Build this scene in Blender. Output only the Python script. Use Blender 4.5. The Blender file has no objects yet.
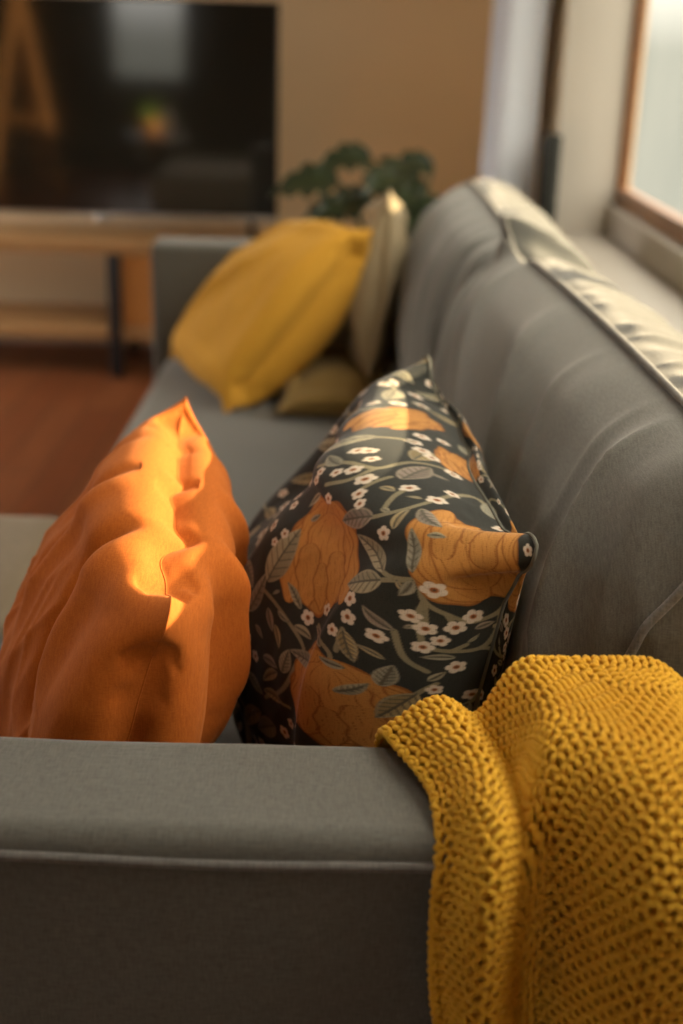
import bpy, bmesh, math, random
import numpy as np
from mathutils import Vector

random.seed(7)
C = bpy.context.scene
COL = C.collection
PI = math.pi

# ------------------------------------------------------------------ camera
CAM_H, F_PX, TILT, ROLL = 1.147, 1240.0, math.radians(20.8), math.radians(1.7)
_fw = np.array([0, math.cos(TILT), -math.sin(TILT)])
_up = np.array([0, math.sin(TILT), math.cos(TILT)])
_rt = np.array([1.0, 0, 0])
CR = math.cos(ROLL) * _rt + math.sin(ROLL) * _up
CU = -math.sin(ROLL) * _rt + math.cos(ROLL) * _up
CC = np.array([0, 0, CAM_H])

def project(P):
    q = np.asarray(P, float) - CC
    w = q @ _fw
    return 341.5 + F_PX * (q @ CR) / w, 512 - F_PX * (q @ CU) / w

cam_data = bpy.data.cameras.new('camera')
cam = bpy.data.objects.new('camera', cam_data)
COL.objects.link(cam)
from mathutils import Matrix
M = Matrix.Identity(4)
for i in range(3):
    M[i][0], M[i][1], M[i][2], M[i][3] = CR[i], CU[i], -_fw[i], CC[i]
cam.matrix_world = M
cam_data.sensor_width = 36
cam_data.lens = 36 * F_PX / 1024
cam_data.clip_start = 0.02
cam_data.dof.use_dof = True
cam_data.dof.focus_distance = 0.93
cam_data.dof.aperture_fstop = 3.2
C.camera = cam

# ------------------------------------------------------------------ helpers
def link(name, me, mats=None, parent=None, smooth=True):
    o = bpy.data.objects.new(name, me)
    COL.objects.link(o)
    for m in (mats if isinstance(mats, (list, tuple)) else [mats]):
        if m is not None:
            me.materials.append(m)
    if smooth:
        me.polygons.foreach_set('use_smooth', [True] * len(me.polygons))
    if parent is not None:
        o.parent = parent
    return o

def tag(o, label=None, cat=None, group=None, kind=None):
    if label: o['label'] = label
    if cat: o['category'] = cat
    if group: o['group'] = group
    if kind: o['kind'] = kind
    return o

def empty(name, loc, label, cat, group=None):
    o = bpy.data.objects.new(name, None)
    COL.objects.link(o)
    o.location = loc
    o.empty_display_size = 0.05
    bpy.context.view_layer.update()
    return tag(o, label, cat, group)

def quads_mesh(name, V, Q):
    """vertices (n,3) and quads (m,4) or list of faces"""
    me = bpy.data.meshes.new(name)
    V = np.ascontiguousarray(V, np.float32)
    if isinstance(Q, np.ndarray):
        Q = np.ascontiguousarray(Q, np.int32)
        m, k = Q.shape
        me.vertices.add(len(V)); me.vertices.foreach_set('co', V.ravel())
        me.loops.add(m * k); me.loops.foreach_set('vertex_index', Q.ravel())
        me.polygons.add(m)
        me.polygons.foreach_set('loop_start', np.arange(0, m * k, k, dtype=np.int32))
        me.update(calc_edges=True)
    else:
        me.from_pydata(V.tolist(), [], Q)
        me.update()
    return me

def grid_quads(nu, nv, off=0, flip=False, wrap_v=False, wrap_u=False):
    iu = np.arange(nu if wrap_u else nu - 1); iv = np.arange(nv if wrap_v else nv - 1)
    a, b = np.meshgrid(iu, iv, indexing='ij')
    a2, b2 = (a + 1) % nu, (b + 1) % nv
    q = np.stack([a * nv + b, a2 * nv + b, a2 * nv + b2, a * nv + b2], -1).reshape(-1, 4)
    if flip: q = q[:, ::-1]
    return q + off

def bm_obj(name, bm, mat, parent=None, bevel=0.0, seg=2, smooth=True, loc=None):
    if bevel > 0:
        es = [e for e in bm.edges if len(e.link_faces) == 2 and e.calc_face_angle(0) > 0.6]
        bmesh.ops.bevel(bm, geom=es, offset=bevel, segments=seg, profile=0.5, affect='EDGES', clamp_overlap=True)
    bmesh.ops.recalc_face_normals(bm, faces=bm.faces)
    me = bpy.data.meshes.new(name)
    bm.to_mesh(me); bm.free()
    o = link(name, me, mat, parent, smooth=False)
    if smooth:
        me.shade_smooth() if hasattr(me, 'shade_smooth') else None
        try:
            me.set_sharp_from_angle(angle=math.radians(40))
        except Exception:
            pass
    if parent is not None and parent.type == 'EMPTY':
        o.matrix_parent_inverse = parent.matrix_world.inverted()
    return o

def box(bm, x0, x1, y0, y1, z0, z1):
    r = bmesh.ops.create_cube(bm, size=1)
    for v in r['verts']:
        v.co = ((x0 + x1) / 2 + v.co.x * (x1 - x0), (y0 + y1) / 2 + v.co.y * (y1 - y0), (z0 + z1) / 2 + v.co.z * (z1 - z0))
    return r['verts']

def box_obj(name, b, mat, parent=None, bevel=0.0, seg=2):
    bm = bmesh.new(); box(bm, *b)
    return bm_obj(name, bm, mat, parent, bevel, seg)

def fix_parent(o, parent):
    o.parent = parent
    o.matrix_parent_inverse = parent.matrix_world.inverted()
    return o

def tube(path, r, sides=6, closed=False):
    """tube along path (n,3); r scalar or (n,) -> V,Q"""
    P = np.asarray(path, float)
    n = len(P)
    T = (np.roll(P, -1, 0) - np.roll(P, 1, 0)) if closed else np.gradient(P, axis=0)
    T /= np.linalg.norm(T, axis=1)[:, None] + 1e-12
    N = np.zeros_like(P)
    a = np.array([0, 0, 1.0]) if abs(T[0][2]) < .9 else np.array([1.0, 0, 0])
    nrm = a - T[0] * (a @ T[0])
    for i in range(n):
        nrm = nrm - T[i] * (nrm @ T[i]); nrm /= np.linalg.norm(nrm) + 1e-12
        N[i] = nrm
    B = np.cross(T, N)
    ang = np.arange(sides) * 2 * PI / sides
    R = np.broadcast_to(np.asarray(r, float), (n,))
    V = P[:, None] + R[:, None, None] * (np.cos(ang)[None, :, None] * N[:, None] + np.sin(ang)[None, :, None] * B[:, None])
    Q = grid_quads(n, sides, wrap_v=True, wrap_u=closed)
    return V.reshape(-1, 3), Q

def tube_obj(name, path, r, mat, parent=None, sides=8, closed=False):
    V, Q = tube(path, r, sides, closed)
    faces = Q.tolist()
    if not closed:
        n = len(path)
        faces.append(list(range(sides))[::-1])
        faces.append([(n - 1) * sides + k for k in range(sides)])
    o = link(name, quads_mesh(name, V, faces), mat, None)
    if parent is not None: fix_parent(o, parent)
    return o

def vnoise(P, scale, seed=0):
    """smooth value noise on an (n,3) array, range about -1..1"""
    rng = np.random.RandomState(seed)
    tab = rng.uniform(-1, 1, (32, 32, 32))
    Q = np.asarray(P, float) * scale + 101.3
    i = np.floor(Q).astype(int); f = Q - i; f = f * f * (3 - 2 * f)
    r = 0
    for dx in (0, 1):
        for dy in (0, 1):
            for dz in (0, 1):
                w = (f[..., 0] if dx else 1 - f[..., 0]) * (f[..., 1] if dy else 1 - f[..., 1]) * (f[..., 2] if dz else 1 - f[..., 2])
                r = r + w * tab[(i[..., 0] + dx) % 32, (i[..., 1] + dy) % 32, (i[..., 2] + dz) % 32]
    return r

def sstep(x, a, b):
    t = np.clip((x - a) / (b - a), 0, 1)
    return t * t * (3 - 2 * t)

def upsample(G, k):
    """Catmull-Rom upsampling of a (n,m,c) grid by k along both axes"""
    def up(A):
        n = len(A)
        t = np.arange((n - 1) * k + 1) / k
        i = np.minimum(t.astype(int), n - 2); f = (t - i)[:, None, None]
        p = lambda j: A[np.clip(j, 0, n - 1)]
        a, b, c, d = p(i - 1), p(i), p(i + 1), p(i + 2)
        a = np.where((i == 0)[:, None, None], 2 * b - c, a)
        d = np.where((i == n - 2)[:, None, None], 2 * c - b, d)
        return b + .5 * f * (c - a + f * (2 * a - 5 * b + 4 * c - d + f * (3 * (b - c) + d - a)))
    return up(up(G).transpose(1, 0, 2)).transpose(1, 0, 2)

# ------------------------------------------------------------------ materials
def new_mat(name):
    m = bpy.data.materials.new(name)
    m.use_nodes = True
    nt = m.node_tree
    b = nt.nodes['Principled BSDF']
    return m, nt, b

def node(nt, t, **kw):
    n = nt.nodes.new(t)
    for k, v in kw.items():
        if k in n.inputs: n.inputs[k].default_value = v
        else: setattr(n, k, v)
    return n

def ramp(nt, fac, stops):
    r = nt.nodes.new('ShaderNodeValToRGB')
    el = r.color_ramp.elements
    while len(el) < len(stops): el.new(0.5)
    for e, (p, c) in zip(el, stops):
        e.position = p; e.color = (*c, 1)
    nt.links.new(fac, r.inputs[0])
    return r.outputs[0]

def mix(nt, fac, a, b, mode='MIX'):
    n = nt.nodes.new('ShaderNodeMix'); n.data_type = 'RGBA'; n.blend_type = mode
    for s, v in ((n.inputs[0], fac), (n.inputs[6], a), (n.inputs[7], b)):
        if hasattr(v, 'is_linked'): nt.links.new(v, s)
        elif isinstance(v, (int, float)): s.default_value = v
        else: s.default_value = (*v, 1)
    return n.outputs[2]

def coords(nt, scale=(1, 1, 1), rot=(0, 0, 0), out='Object'):
    t = nt.nodes.new('ShaderNodeTexCoord')
    mp = nt.nodes.new('ShaderNodeMapping')
    mp.inputs['Scale'].default_value = scale
    mp.inputs['Rotation'].default_value = rot
    nt.links.new(t.outputs[out], mp.inputs[0])
    return mp.outputs[0]

def bump(nt, b, height, strength, dist):
    n = nt.nodes.new('ShaderNodeBump')
    n.inputs['Strength'].default_value = strength
    n.inputs['Distance'].default_value = dist
    nt.links.new(height, n.inputs['Height'])
    nt.links.new(n.outputs[0], b.inputs['Normal'])

def noise(nt, vec, scale, detail=3, rough=.5):
    n = nt.nodes.new('ShaderNodeTexNoise')
    n.inputs['Scale'].default_value = scale
    n.inputs['Detail'].default_value = detail
    n.inputs['Roughness'].default_value = rough
    nt.links.new(vec, n.inputs['Vector'])
    return n.outputs[0]

def fabric(name, c0, c1, weave=900, sheen=.25, bump_s=.35, slub=True, sheen_col=(1, .95, .88), var=None, rough=.9):
    """woven cloth: threads along two axes, slubs, soft sheen"""
    m, nt, b = new_mat(name)
    n1 = noise(nt, coords(nt, (weave * .12, weave, weave)), 1, 2)
    n2 = noise(nt, coords(nt, (weave, weave * .12, weave * .12)), 1, 2)
    mx = nt.nodes.new('ShaderNodeMath'); mx.operation = 'ADD'
    nt.links.new(n1, mx.inputs[0]); nt.links.new(n2, mx.inputs[1])
    hf = nt.nodes.new('ShaderNodeMath'); hf.operation = 'MULTIPLY'; hf.inputs[1].default_value = .5
    nt.links.new(mx.outputs[0], hf.inputs[0])
    col = ramp(nt, hf.outputs[0], [(.34, c0), (.66, c1)])
    if var:
        big = noise(nt, coords(nt), 6, 3)
        col = mix(nt, ramp(nt, big, [(.35, (0, 0, 0)), (.65, (1, 1, 1))]), col, mix(nt, 1.0, col, var, 'MULTIPLY'))
    nt.links.new(col, b.inputs['Base Color'])
    b.inputs['Roughness'].default_value = rough
    b.inputs['Specular IOR Level'].default_value = .15
    b.inputs['Sheen Weight'].default_value = sheen
    b.inputs['Sheen Roughness'].default_value = .45
    b.inputs['Sheen Tint'].default_value = (*sheen_col, 1)
    bump(nt, b, hf.outputs[0], bump_s, .0008)
    return m

def plain(name, c, rough=.6, spec=.4, metal=0.0, var=.08, vs=8, bs=0.0, bscale=60):
    m, nt, b = new_mat(name)
    n = noise(nt, coords(nt), vs, 4)
    lo = tuple(x * (1 - var) for x in c); hi = tuple(min(1, x * (1 + var)) for x in c)
    nt.links.new(ramp(nt, n, [(.3, lo), (.7, hi)]), b.inputs['Base Color'])
    b.inputs['Roughness'].default_value = rough
    b.inputs['Specular IOR Level'].default_value = spec
    b.inputs['Metallic'].default_value = metal
    if bs > 0:
        bump(nt, b, noise(nt, coords(nt), bscale, 4), bs, .002)
    return m

def wood(name, c0, c1, axis='X', rough=.45, scale=1.0):
    m, nt, b = new_mat(name)
    s = {'X': (1.2, 14, 14), 'Y': (14, 1.2, 14), 'Z': (14, 14, 1.2)}[axis]
    n = noise(nt, coords(nt, tuple(x * scale for x in s)), 3, 6, .6)
    nt.links.new(ramp(nt, n, [(.28, c0), (.72, c1)]), b.inputs['Base Color'])
    b.inputs['Roughness'].default_value = rough
    bump(nt, b, n, .15, .001)
    return m

MAT = {}
MAT['sofa'] = fabric('grey_sofa_fabric', (.085, .0825, .071), (.140, .136, .117), weave=1000, sheen=.30, bump_s=.4)
MAT['piping'] = fabric('sofa_piping_fabric', (.10, .096, .088), (.18, .172, .156), weave=600, sheen=.3)
MAT['ottoman'] = fabric('beige_footstool_fabric', (.165, .125, .08), (.22, .17, .112), weave=500, sheen=.2)
MAT['orange'] = fabric('rust_orange_cotton', (.40, .094, .011), (.53, .138, .018), weave=1100, sheen=.10, bump_s=.25, sheen_col=(1, .6, .3))
MAT['yellow'] = fabric('mustard_cotton', (.48, .235, .022), (.62, .32, .04), weave=1000, sheen=.12, bump_s=.25, sheen_col=(1, .8, .5))
MAT['khaki'] = fabric('khaki_linen', (.24, .18, .10), (.34, .26, .15), weave=800, sheen=.15, bump_s=.3)
MAT['olive'] = fabric('ochre_linen', (.17, .105, .03), (.24, .155, .045), weave=800, sheen=.12, bump_s=.3)
MAT['floral_seam'] = plain('grey_green_thread', (.13, .125, .10), .9, .1)
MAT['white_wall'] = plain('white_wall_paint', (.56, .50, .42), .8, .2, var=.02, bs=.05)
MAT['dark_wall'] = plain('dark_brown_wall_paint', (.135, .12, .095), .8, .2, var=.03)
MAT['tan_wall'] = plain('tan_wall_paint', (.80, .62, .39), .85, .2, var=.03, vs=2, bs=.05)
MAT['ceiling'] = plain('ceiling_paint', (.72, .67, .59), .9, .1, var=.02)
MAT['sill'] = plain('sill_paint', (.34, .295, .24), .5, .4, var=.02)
MAT['window_wood'] = wood('window_frame_wood', (.16, .068, .026), (.25, .11, .042), 'Y', .4)
MAT['bench_wood'] = wood('pale_oak', (.40, .22, .085), (.52, .30, .125), 'X', .45)
MAT['speaker'] = plain('speaker_black', (.022, .022, .017), .6, .2)
MAT['black_metal'] = plain('black_metal', (.016, .016, .018), .45, .5, .0, .1)
MAT['tv_body'] = plain('tv_plastic', (.012, .012, .013), .35, .5, var=.05)
MAT['silver'] = plain('silver_trim', (.55, .53, .5), .3, .5, 1.0, .03)
MAT['pot'] = plain('terracotta_pot', (.42, .20, .11), .8, .2, var=.1, bs=.1)
MAT['soil'] = plain('soil', (.04, .028, .02), .95, .1, var=.4, vs=60, bs=.6)
MAT['stem'] = plain('plant_stem', (.05, .07, .02), .6, .3)
MAT['curtain'] = None

# floor: parquet boards running towards the bench
m, nt, b = new_mat('red_brown_floorboards')
v = coords(nt, (1, 1, 1), (0, 0, PI / 2))
br = node(nt, 'ShaderNodeTexBrick')
nt.links.new(v, br.inputs['Vector'])
br.inputs['Scale'].default_value = 1.0
br.inputs['Brick Width'].default_value = 1.3
br.inputs['Row Height'].default_value = .12
br.inputs['Mortar Size'].default_value = .0025
br.inputs['Color1'].default_value = (.22, .062, .02, 1)
br.inputs['Color2'].default_value = (.30, .105, .038, 1)
br.inputs['Mortar'].default_value = (.05, .02, .01, 1)
gr = noise(nt, coords(nt, (18, 1.5, 1)), 3, 6, .6)
nt.links.new(mix(nt, .8, br.outputs['Color'], ramp(nt, gr, [(.3, (.62, .55, .5)), (.7, (1.15, 1.1, 1.05))]), 'MULTIPLY'), b.inputs['Base Color'])
b.inputs['Roughness'].default_value = .4
MAT['floor'] = m

# cane weave for the bench doors
m, nt, b = new_mat('woven_cane')
ck = node(nt, 'ShaderNodeTexChecker'); ck.inputs['Scale'].default_value = 90
nt.links.new(coords(nt), ck.inputs[0])
ck.inputs['Color1'].default_value = (.60, .255, .055, 1); ck.inputs['Color2'].default_value = (.36, .135, .028, 1)
nt.links.new(ck.outputs[0], b.inputs['Base Color'])
b.inputs['Roughness'].default_value = .6
MAT['cane'] = m

# white curtain: thin cloth, lets some light through
m, nt, b = new_mat('white_curtain_cloth')
w1 = noise(nt, coords(nt, (700, 700, 60)), 1, 2)
nt.links.new(ramp(nt, w1, [(.3, (.80, .83, .88)), (.7, (.88, .90, .94))]), b.inputs['Base Color'])
b.inputs['Roughness'].default_value = .9
b.inputs['Specular IOR Level'].default_value = .1
tr = node(nt, 'ShaderNodeBsdfTranslucent'); tr.inputs[0].default_value = (.8, .8, .82, 1)
ms = node(nt, 'ShaderNodeMixShader'); ms.inputs[0].default_value = .35
out = nt.nodes['Material Output']
nt.links.new(b.outputs[0], ms.inputs[1]); nt.links.new(tr.outputs[0], ms.inputs[2]); nt.links.new(ms.outputs[0], out.inputs[0])
MAT['curtain'] = m

# window glass
m, nt, b = new_mat('window_glass')
tb = node(nt, 'ShaderNodeBsdfTransparent'); tb.inputs[0].default_value = (.96, .97, .96, 1)
gb = node(nt, 'ShaderNodeBsdfGlossy'); gb.inputs['Roughness'].default_value = .02
ms = node(nt, 'ShaderNodeMixShader'); ms.inputs[0].default_value = .06
nt.links.new(tb.outputs[0], ms.inputs[1]); nt.links.new(gb.outputs[0], ms.inputs[2])
nt.links.new(ms.outputs[0], nt.nodes['Material Output'].inputs[0])
MAT['glass'] = m

# tv screen: dark glossy glass
m, nt, b = new_mat('tv_screen_glass')
n = noise(nt, coords(nt), 3, 2)
nt.links.new(ramp(nt, n, [(.3, (.011, .0115, .009)), (.7, (.016, .0165, .013))]), b.inputs['Base Color'])
b.inputs['Roughness'].default_value = .07
b.inputs['IOR'].default_value = 2.2
MAT['screen'] = m

# plant leaf
m, nt, b = new_mat('dark_green_leaf')
n = noise(nt, coords(nt), 18, 3)
nt.links.new(ramp(nt, n, [(.3, (.012, .021, .006)), (.7, (.028, .038, .012))]), b.inputs['Base Color'])
b.inputs['Roughness'].default_value = .4
MAT['leaf'] = m

# knitted yarn
m, nt, b = new_mat('mustard_wool_yarn')
n1 = noise(nt, coords(nt, (1, 1, 1)), 1400, 3, .6)
n2 = noise(nt, coords(nt, (1, 1, 1)), 14, 3, .5)
c = ramp(nt, n1, [(.3, (.62, .335, .022)), (.7, (.86, .51, .055))])
nt.links.new(mix(nt, ramp(nt, n2, [(.35, (0, 0, 0)), (.65, (1, 1, 1))]), c, mix(nt, 1.0, c, (.9, .84, .8), 'MULTIPLY')), b.inputs['Base Color'])
b.inputs['Roughness'].default_value = .95
b.inputs['Specular IOR Level'].default_value = .08
b.inputs['Sheen Weight'].default_value = .25
b.inputs['Sheen Roughness'].default_value = .5
b.inputs['Sheen Tint'].default_value = (1, .75, .35, 1)
bump(nt, b, n1, .6, .0006)
MAT['wool'] = m

# printed floral cloth: colour attribute holds the print
m, nt, b = new_mat('floral_printed_cotton')
at = node(nt, 'ShaderNodeVertexColor'); at.layer_name = 'print'
w1 = noise(nt, coords(nt, (160, 1300, 1300)), 1, 2)
w2 = noise(nt, coords(nt, (1300, 160, 160)), 1, 2)
ad = node(nt, 'ShaderNodeMath'); ad.operation = 'ADD'
nt.links.new(w1, ad.inputs[0]); nt.links.new(w2, ad.inputs[1])
nt.links.new(mix(nt, .5, at.outputs[0], ramp(nt, ad.outputs[0], [(.7, (.7, .7, .7)), (1.0, (1.2, 1.2, 1.2))]), 'MULTIPLY'), b.inputs['Base Color'])
b.inputs['Roughness'].default_value = .85
b.inputs['Specular IOR Level'].default_value = .2
b.inputs['Sheen Weight'].default_value = .15
b.inputs['Sheen Roughness'].default_value = .4
bump(nt, b, ad.outputs[0], .25, .0006)
MAT['floral'] = m

#@@ROOM
# ------------------------------------------------------------------ room shell
XW, XL, YF, YB, ZC = .52, -3.6, 4.80, -2.6, 2.5      # window wall, left wall, far wall, back wall, ceiling
WY0, WY1, WZ0, WZ1 = .93, 3.28, .70, 2.30            # window recess
XO = .716                                              # outer face of the window wall

def structure(o):
    o['kind'] = 'structure'; return o

structure(box_obj('floor', (XL - .2, XO, YB - .2, YF + .2, -.1, 0), MAT['floor']))
RX0, RX1, RY0, RY1 = -.50, -.05, .66, 1.20                   # unseen ceiling hole, added to light the near end of the sofa
bm = bmesh.new()
box(bm, XL - .2, RX0, YB - .2, YF + .2, ZC, ZC + .1); box(bm, RX1, XO, YB - .2, YF + .2, ZC, ZC + .1)
box(bm, RX0, RX1, YB - .2, RY0, ZC, ZC + .1); box(bm, RX0, RX1, RY1, YF + .2, ZC, ZC + .1)
structure(bm_obj('ceiling', bm, MAT['ceiling']))
structure(box_obj('wall_far', (XL - .2, XO, YF, YF + .2, 0, ZC), MAT['tan_wall']))
bm = bmesh.new()
box(bm, XL - .2, XL, YB, 3.2, 0, ZC); box(bm, XL - .2, XL, 4.75, YF, 0, ZC); box(bm, XL - .2, XL, 3.2, 4.75, 2.4, ZC)  # unseen gap towards the far end, added to let in fill daylight
structure(bm_obj('wall_left', bm, MAT['dark_wall']))
bm = bmesh.new()
FILL_GAP = (.36, .92, .98, 2.42)                            # unseen high opening, added to brighten the near arm top
box(bm, XW, XO, YB, FILL_GAP[0], 0, ZC); box(bm, XW, XO, FILL_GAP[1], WY0, 0, ZC); box(bm, XW, XO, WY1, YF, 0, ZC)
box(bm, XW, XO, FILL_GAP[0], FILL_GAP[1], 0, FILL_GAP[2]); box(bm, XW, XO, FILL_GAP[0], FILL_GAP[1], FILL_GAP[3], ZC)
box(bm, XW, XO, WY0, WY1, 0, WZ0 - .03); box(bm, XW, XO, WY0, WY1, WZ1, ZC)
structure(bm_obj('wall_right', bm, [MAT['tan_wall']]))
# painted white reveal lining and sill board
bm = bmesh.new()
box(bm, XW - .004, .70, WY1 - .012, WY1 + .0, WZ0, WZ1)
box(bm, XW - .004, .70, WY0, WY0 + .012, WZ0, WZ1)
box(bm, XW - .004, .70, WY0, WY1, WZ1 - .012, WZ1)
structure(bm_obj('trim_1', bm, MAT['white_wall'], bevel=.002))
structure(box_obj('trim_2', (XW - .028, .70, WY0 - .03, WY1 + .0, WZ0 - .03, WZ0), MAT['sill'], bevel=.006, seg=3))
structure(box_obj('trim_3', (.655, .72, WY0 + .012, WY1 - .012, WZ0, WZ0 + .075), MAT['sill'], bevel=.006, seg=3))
# wooden window: outer frame, three sashes, panes
wf = tag(empty('window_1', (.70, 1.0, WZ0 + .07), None, None), kind='structure')
FX0, FX1, FZ0, FZ1 = .676, .706, WZ0 + .075, WZ1 - .012
bm = bmesh.new()
fw, fp = .045, .017
box(bm, FX0, FX1, WY1 - .012 - fp, WY1 - .012, FZ0, FZ1); box(bm, FX0, FX1, WY0 + .012, WY0 + .012 + fp, FZ0, FZ1)
box(bm, FX0, FX1, WY0 + .012 + fp, WY1 - .012 - fp, FZ0, FZ0 + fw); box(bm, FX0, FX1, WY0 + .012 + fp, WY1 - .012 - fp, FZ1 - fw, FZ1)
bm_obj('window_frame', bm, MAT['window_wood'], wf, bevel=.006, seg=2)
ya, yb = WY0 + .012 + fp, WY1 - .012 - fp
box_obj('mullion', (FX0 + .005, FX1, 1.66, 1.72, FZ0 + fw, FZ1 - fw), MAT['window_wood'], wf, bevel=.005)
box_obj('pane', (.688, .692, ya - .005, 1.665, FZ0 + fw - .005, FZ1 - fw + .005), MAT['glass'], wf)
box_obj('pane', (.688, .692, 1.715, yb + .005, FZ0 + fw - .005, FZ1 - fw + .005), MAT['glass'], wf)

# back wall with a window, seen only in the television's glass
bx0, bx1, bz0, bz1 = -2.12, -1.50, .80, 1.75
bm = bmesh.new()
box(bm, XL, bx0, YB - .2, YB, 0, ZC); box(bm, bx1, XW, YB - .2, YB, 0, ZC)
box(bm, bx0, bx1, YB - .2, YB, 0, bz0); box(bm, bx0, bx1, YB - .2, YB, bz1, ZC)
structure(bm_obj('wall_back', bm, MAT['dark_wall']))
structure(box_obj('baseboard_far', (XL, XW, YF - .015, YF, 0, .08), MAT['white_wall'], bevel=.004))

#@@SOFA
# ------------------------------------------------------------------ sofa
SEAT, ARM = .44, .694
Y0, Y1 = .75, 2.92            # inner faces of the arms
XF = -.436                     # seat front
sofa = empty('sofa', (0, 1.83, 0), 'long grey fabric sofa with piped back cushions under the window', 'sofa')

def rounded_box(name, x0, x1, y0, y1, z0, z1, r, mat, parent, puff=0.0, n=26, seed=1, wr=.0015, crown=0.0):
    """soft box: dense cube pushed to a rounded box with a crowned top and small wrinkles"""
    lx, ly, lz = x1 - x0, y1 - y0, z1 - z0
    bm = bmesh.new()
    bmesh.ops.create_cube(bm, size=2)
    bmesh.ops.subdivide_edges(bm, edges=bm.edges[:], cuts=n, use_grid_fill=True)
    P = np.array([v.co[:] for v in bm.verts])
    # cluster samples near the edges
    H = np.array([lx, ly, lz]) / 2
    Pw = np.sign(P) * (1 - (1 - np.abs(P)) ** 1.5)
    Q = Pw * H
    inner = np.clip(Q, -(H - r), H - r)
    d = Q - inner
    L = np.linalg.norm(d, axis=1)[:, None]
    Q = inner + np.where(L > 1e-9, d / np.maximum(L, 1e-9) * r, 0)
    if puff or crown:
        a = np.clip(1 - (Q[:, 0] / H[0]) ** 2, 0, 1); c = np.clip(1 - (Q[:, 1] / H[1]) ** 2, 0, 1)
        Q[:, 2] += np.sign(Q[:, 2]) * puff * a ** .6 * c ** .6
        Q[:, 2] += np.where(Q[:, 2] > 0, crown * a * c, 0)
    Q += np.array([(x0 + x1) / 2, (y0 + y1) / 2, (z0 + z1) / 2])
    if wr:
        Q += (vnoise(Q, 9, seed)[:, None] * wr + vnoise(Q, 25, seed + 5)[:, None] * wr * .4) * np.array([1, 1, 1])
    for v, q in zip(bm.verts, Q): v.co = q
    bmesh.ops.recalc_face_normals(bm, faces=bm.faces)
    me = bpy.data.meshes.new(name); bm.to_mesh(me); bm.free()
    o = link(name, me, mat, None)
    if parent is not None: fix_parent(o, parent)
    return o

# arms: upholstered slabs, a piped seam just under the top edge
def arm(y0, y1):
    o = rounded_box('arm', XF - .03, .46, y0, y1, .07, ARM, .016, MAT['sofa'], sofa, n=40, wr=.0008)
    yo = y0 if y0 < 1.5 else y1
    s = -1 if y0 < 1.5 else 1
    zz = ARM - .018
    p = [(XF - .031, y0 + .014, zz)] if False else []
    xs = np.linspace(XF - .02, .455, 60)
    path = np.stack([xs, np.full(60, yo + s * .0015), zz + .0012 * np.sin(xs * 23)], 1)
    t = tube_obj('piping', path, .0032, MAT['piping'], None, 8)
    t.parent = o; t.matrix_parent_inverse = o.matrix_world.inverted()
    return o
arm(.632, Y0); arm(Y1, 3.04)
# base, back frame, legs
box_obj('base_frame', (XF + .02, .46, Y0 - .002, Y1 + .002, .09, .26), MAT['sofa'], sofa, bevel=.015, seg=3)
rounded_box('back_frame', .395, .47, Y0 + .001, Y1 - .001, .25, .72, .03, MAT['sofa'], sofa, n=20, wr=.001)
for lx in (XF + .05, .40):
    for ly in (.69, 2.98):
        bm = bmesh.new()
        bmesh.ops.create_cone(bm, cap_ends=True, segments=16, radius1=.016, radius2=.026, depth=.095)
        for v in bm.verts: v.co += Vector((lx, ly, .0475))
        bm_obj('leg', bm, MAT['black_metal'], sofa)
# seat cushions
YS = 1.765
rounded_box('seat_cushion', XF, .36, Y0 + .003, YS - .004, .262, SEAT - .008, .035, MAT['sofa'], sofa, n=34, crown=.012, seed=3)
rounded_box('seat_cushion', XF, .36, YS + .004, Y1 - .003, .262, SEAT - .008, .035, MAT['sofa'], sofa, n=34, crown=.012, seed=8)

# back cushions: profile swept along the sofa, piped along the front top edge
FRONT = np.array([(.150, .445), (.128, .47), (.120, .53), (.124, .60), (.132, .66), (.147, .73), (.168, .785), (.200, .832), (.235, .862), (.262, .872)])
TOPP = np.array([(.262, .872), (.285, .874), (.315, .868), (.350, .856), (.384, .828), (.396, .78)])
REAR = np.array([(.396, .78), (.385, .70), (.374, .60), (.36, .48), (.30, .446), (.22, .443), (.150, .445)])

def resample(P, n):
    d = np.r_[0, np.cumsum(np.linalg.norm(np.diff(P, axis=0), axis=1))]
    t = np.linspace(0, d[-1], n)
    # smooth: Catmull-Rom via upsample then linear
    U = upsample(np.stack([np.c_[P, np.zeros(len(P))]] * 2, 1), 12)[:, 0, :P.shape[1]]
    d = np.r_[0, np.cumsum(np.linalg.norm(np.diff(U, axis=0), axis=1))]
    t = np.linspace(0, d[-1], n)
    return np.stack([np.interp(t, d, U[:, k]) for k in range(P.shape[1])], 1)

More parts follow.
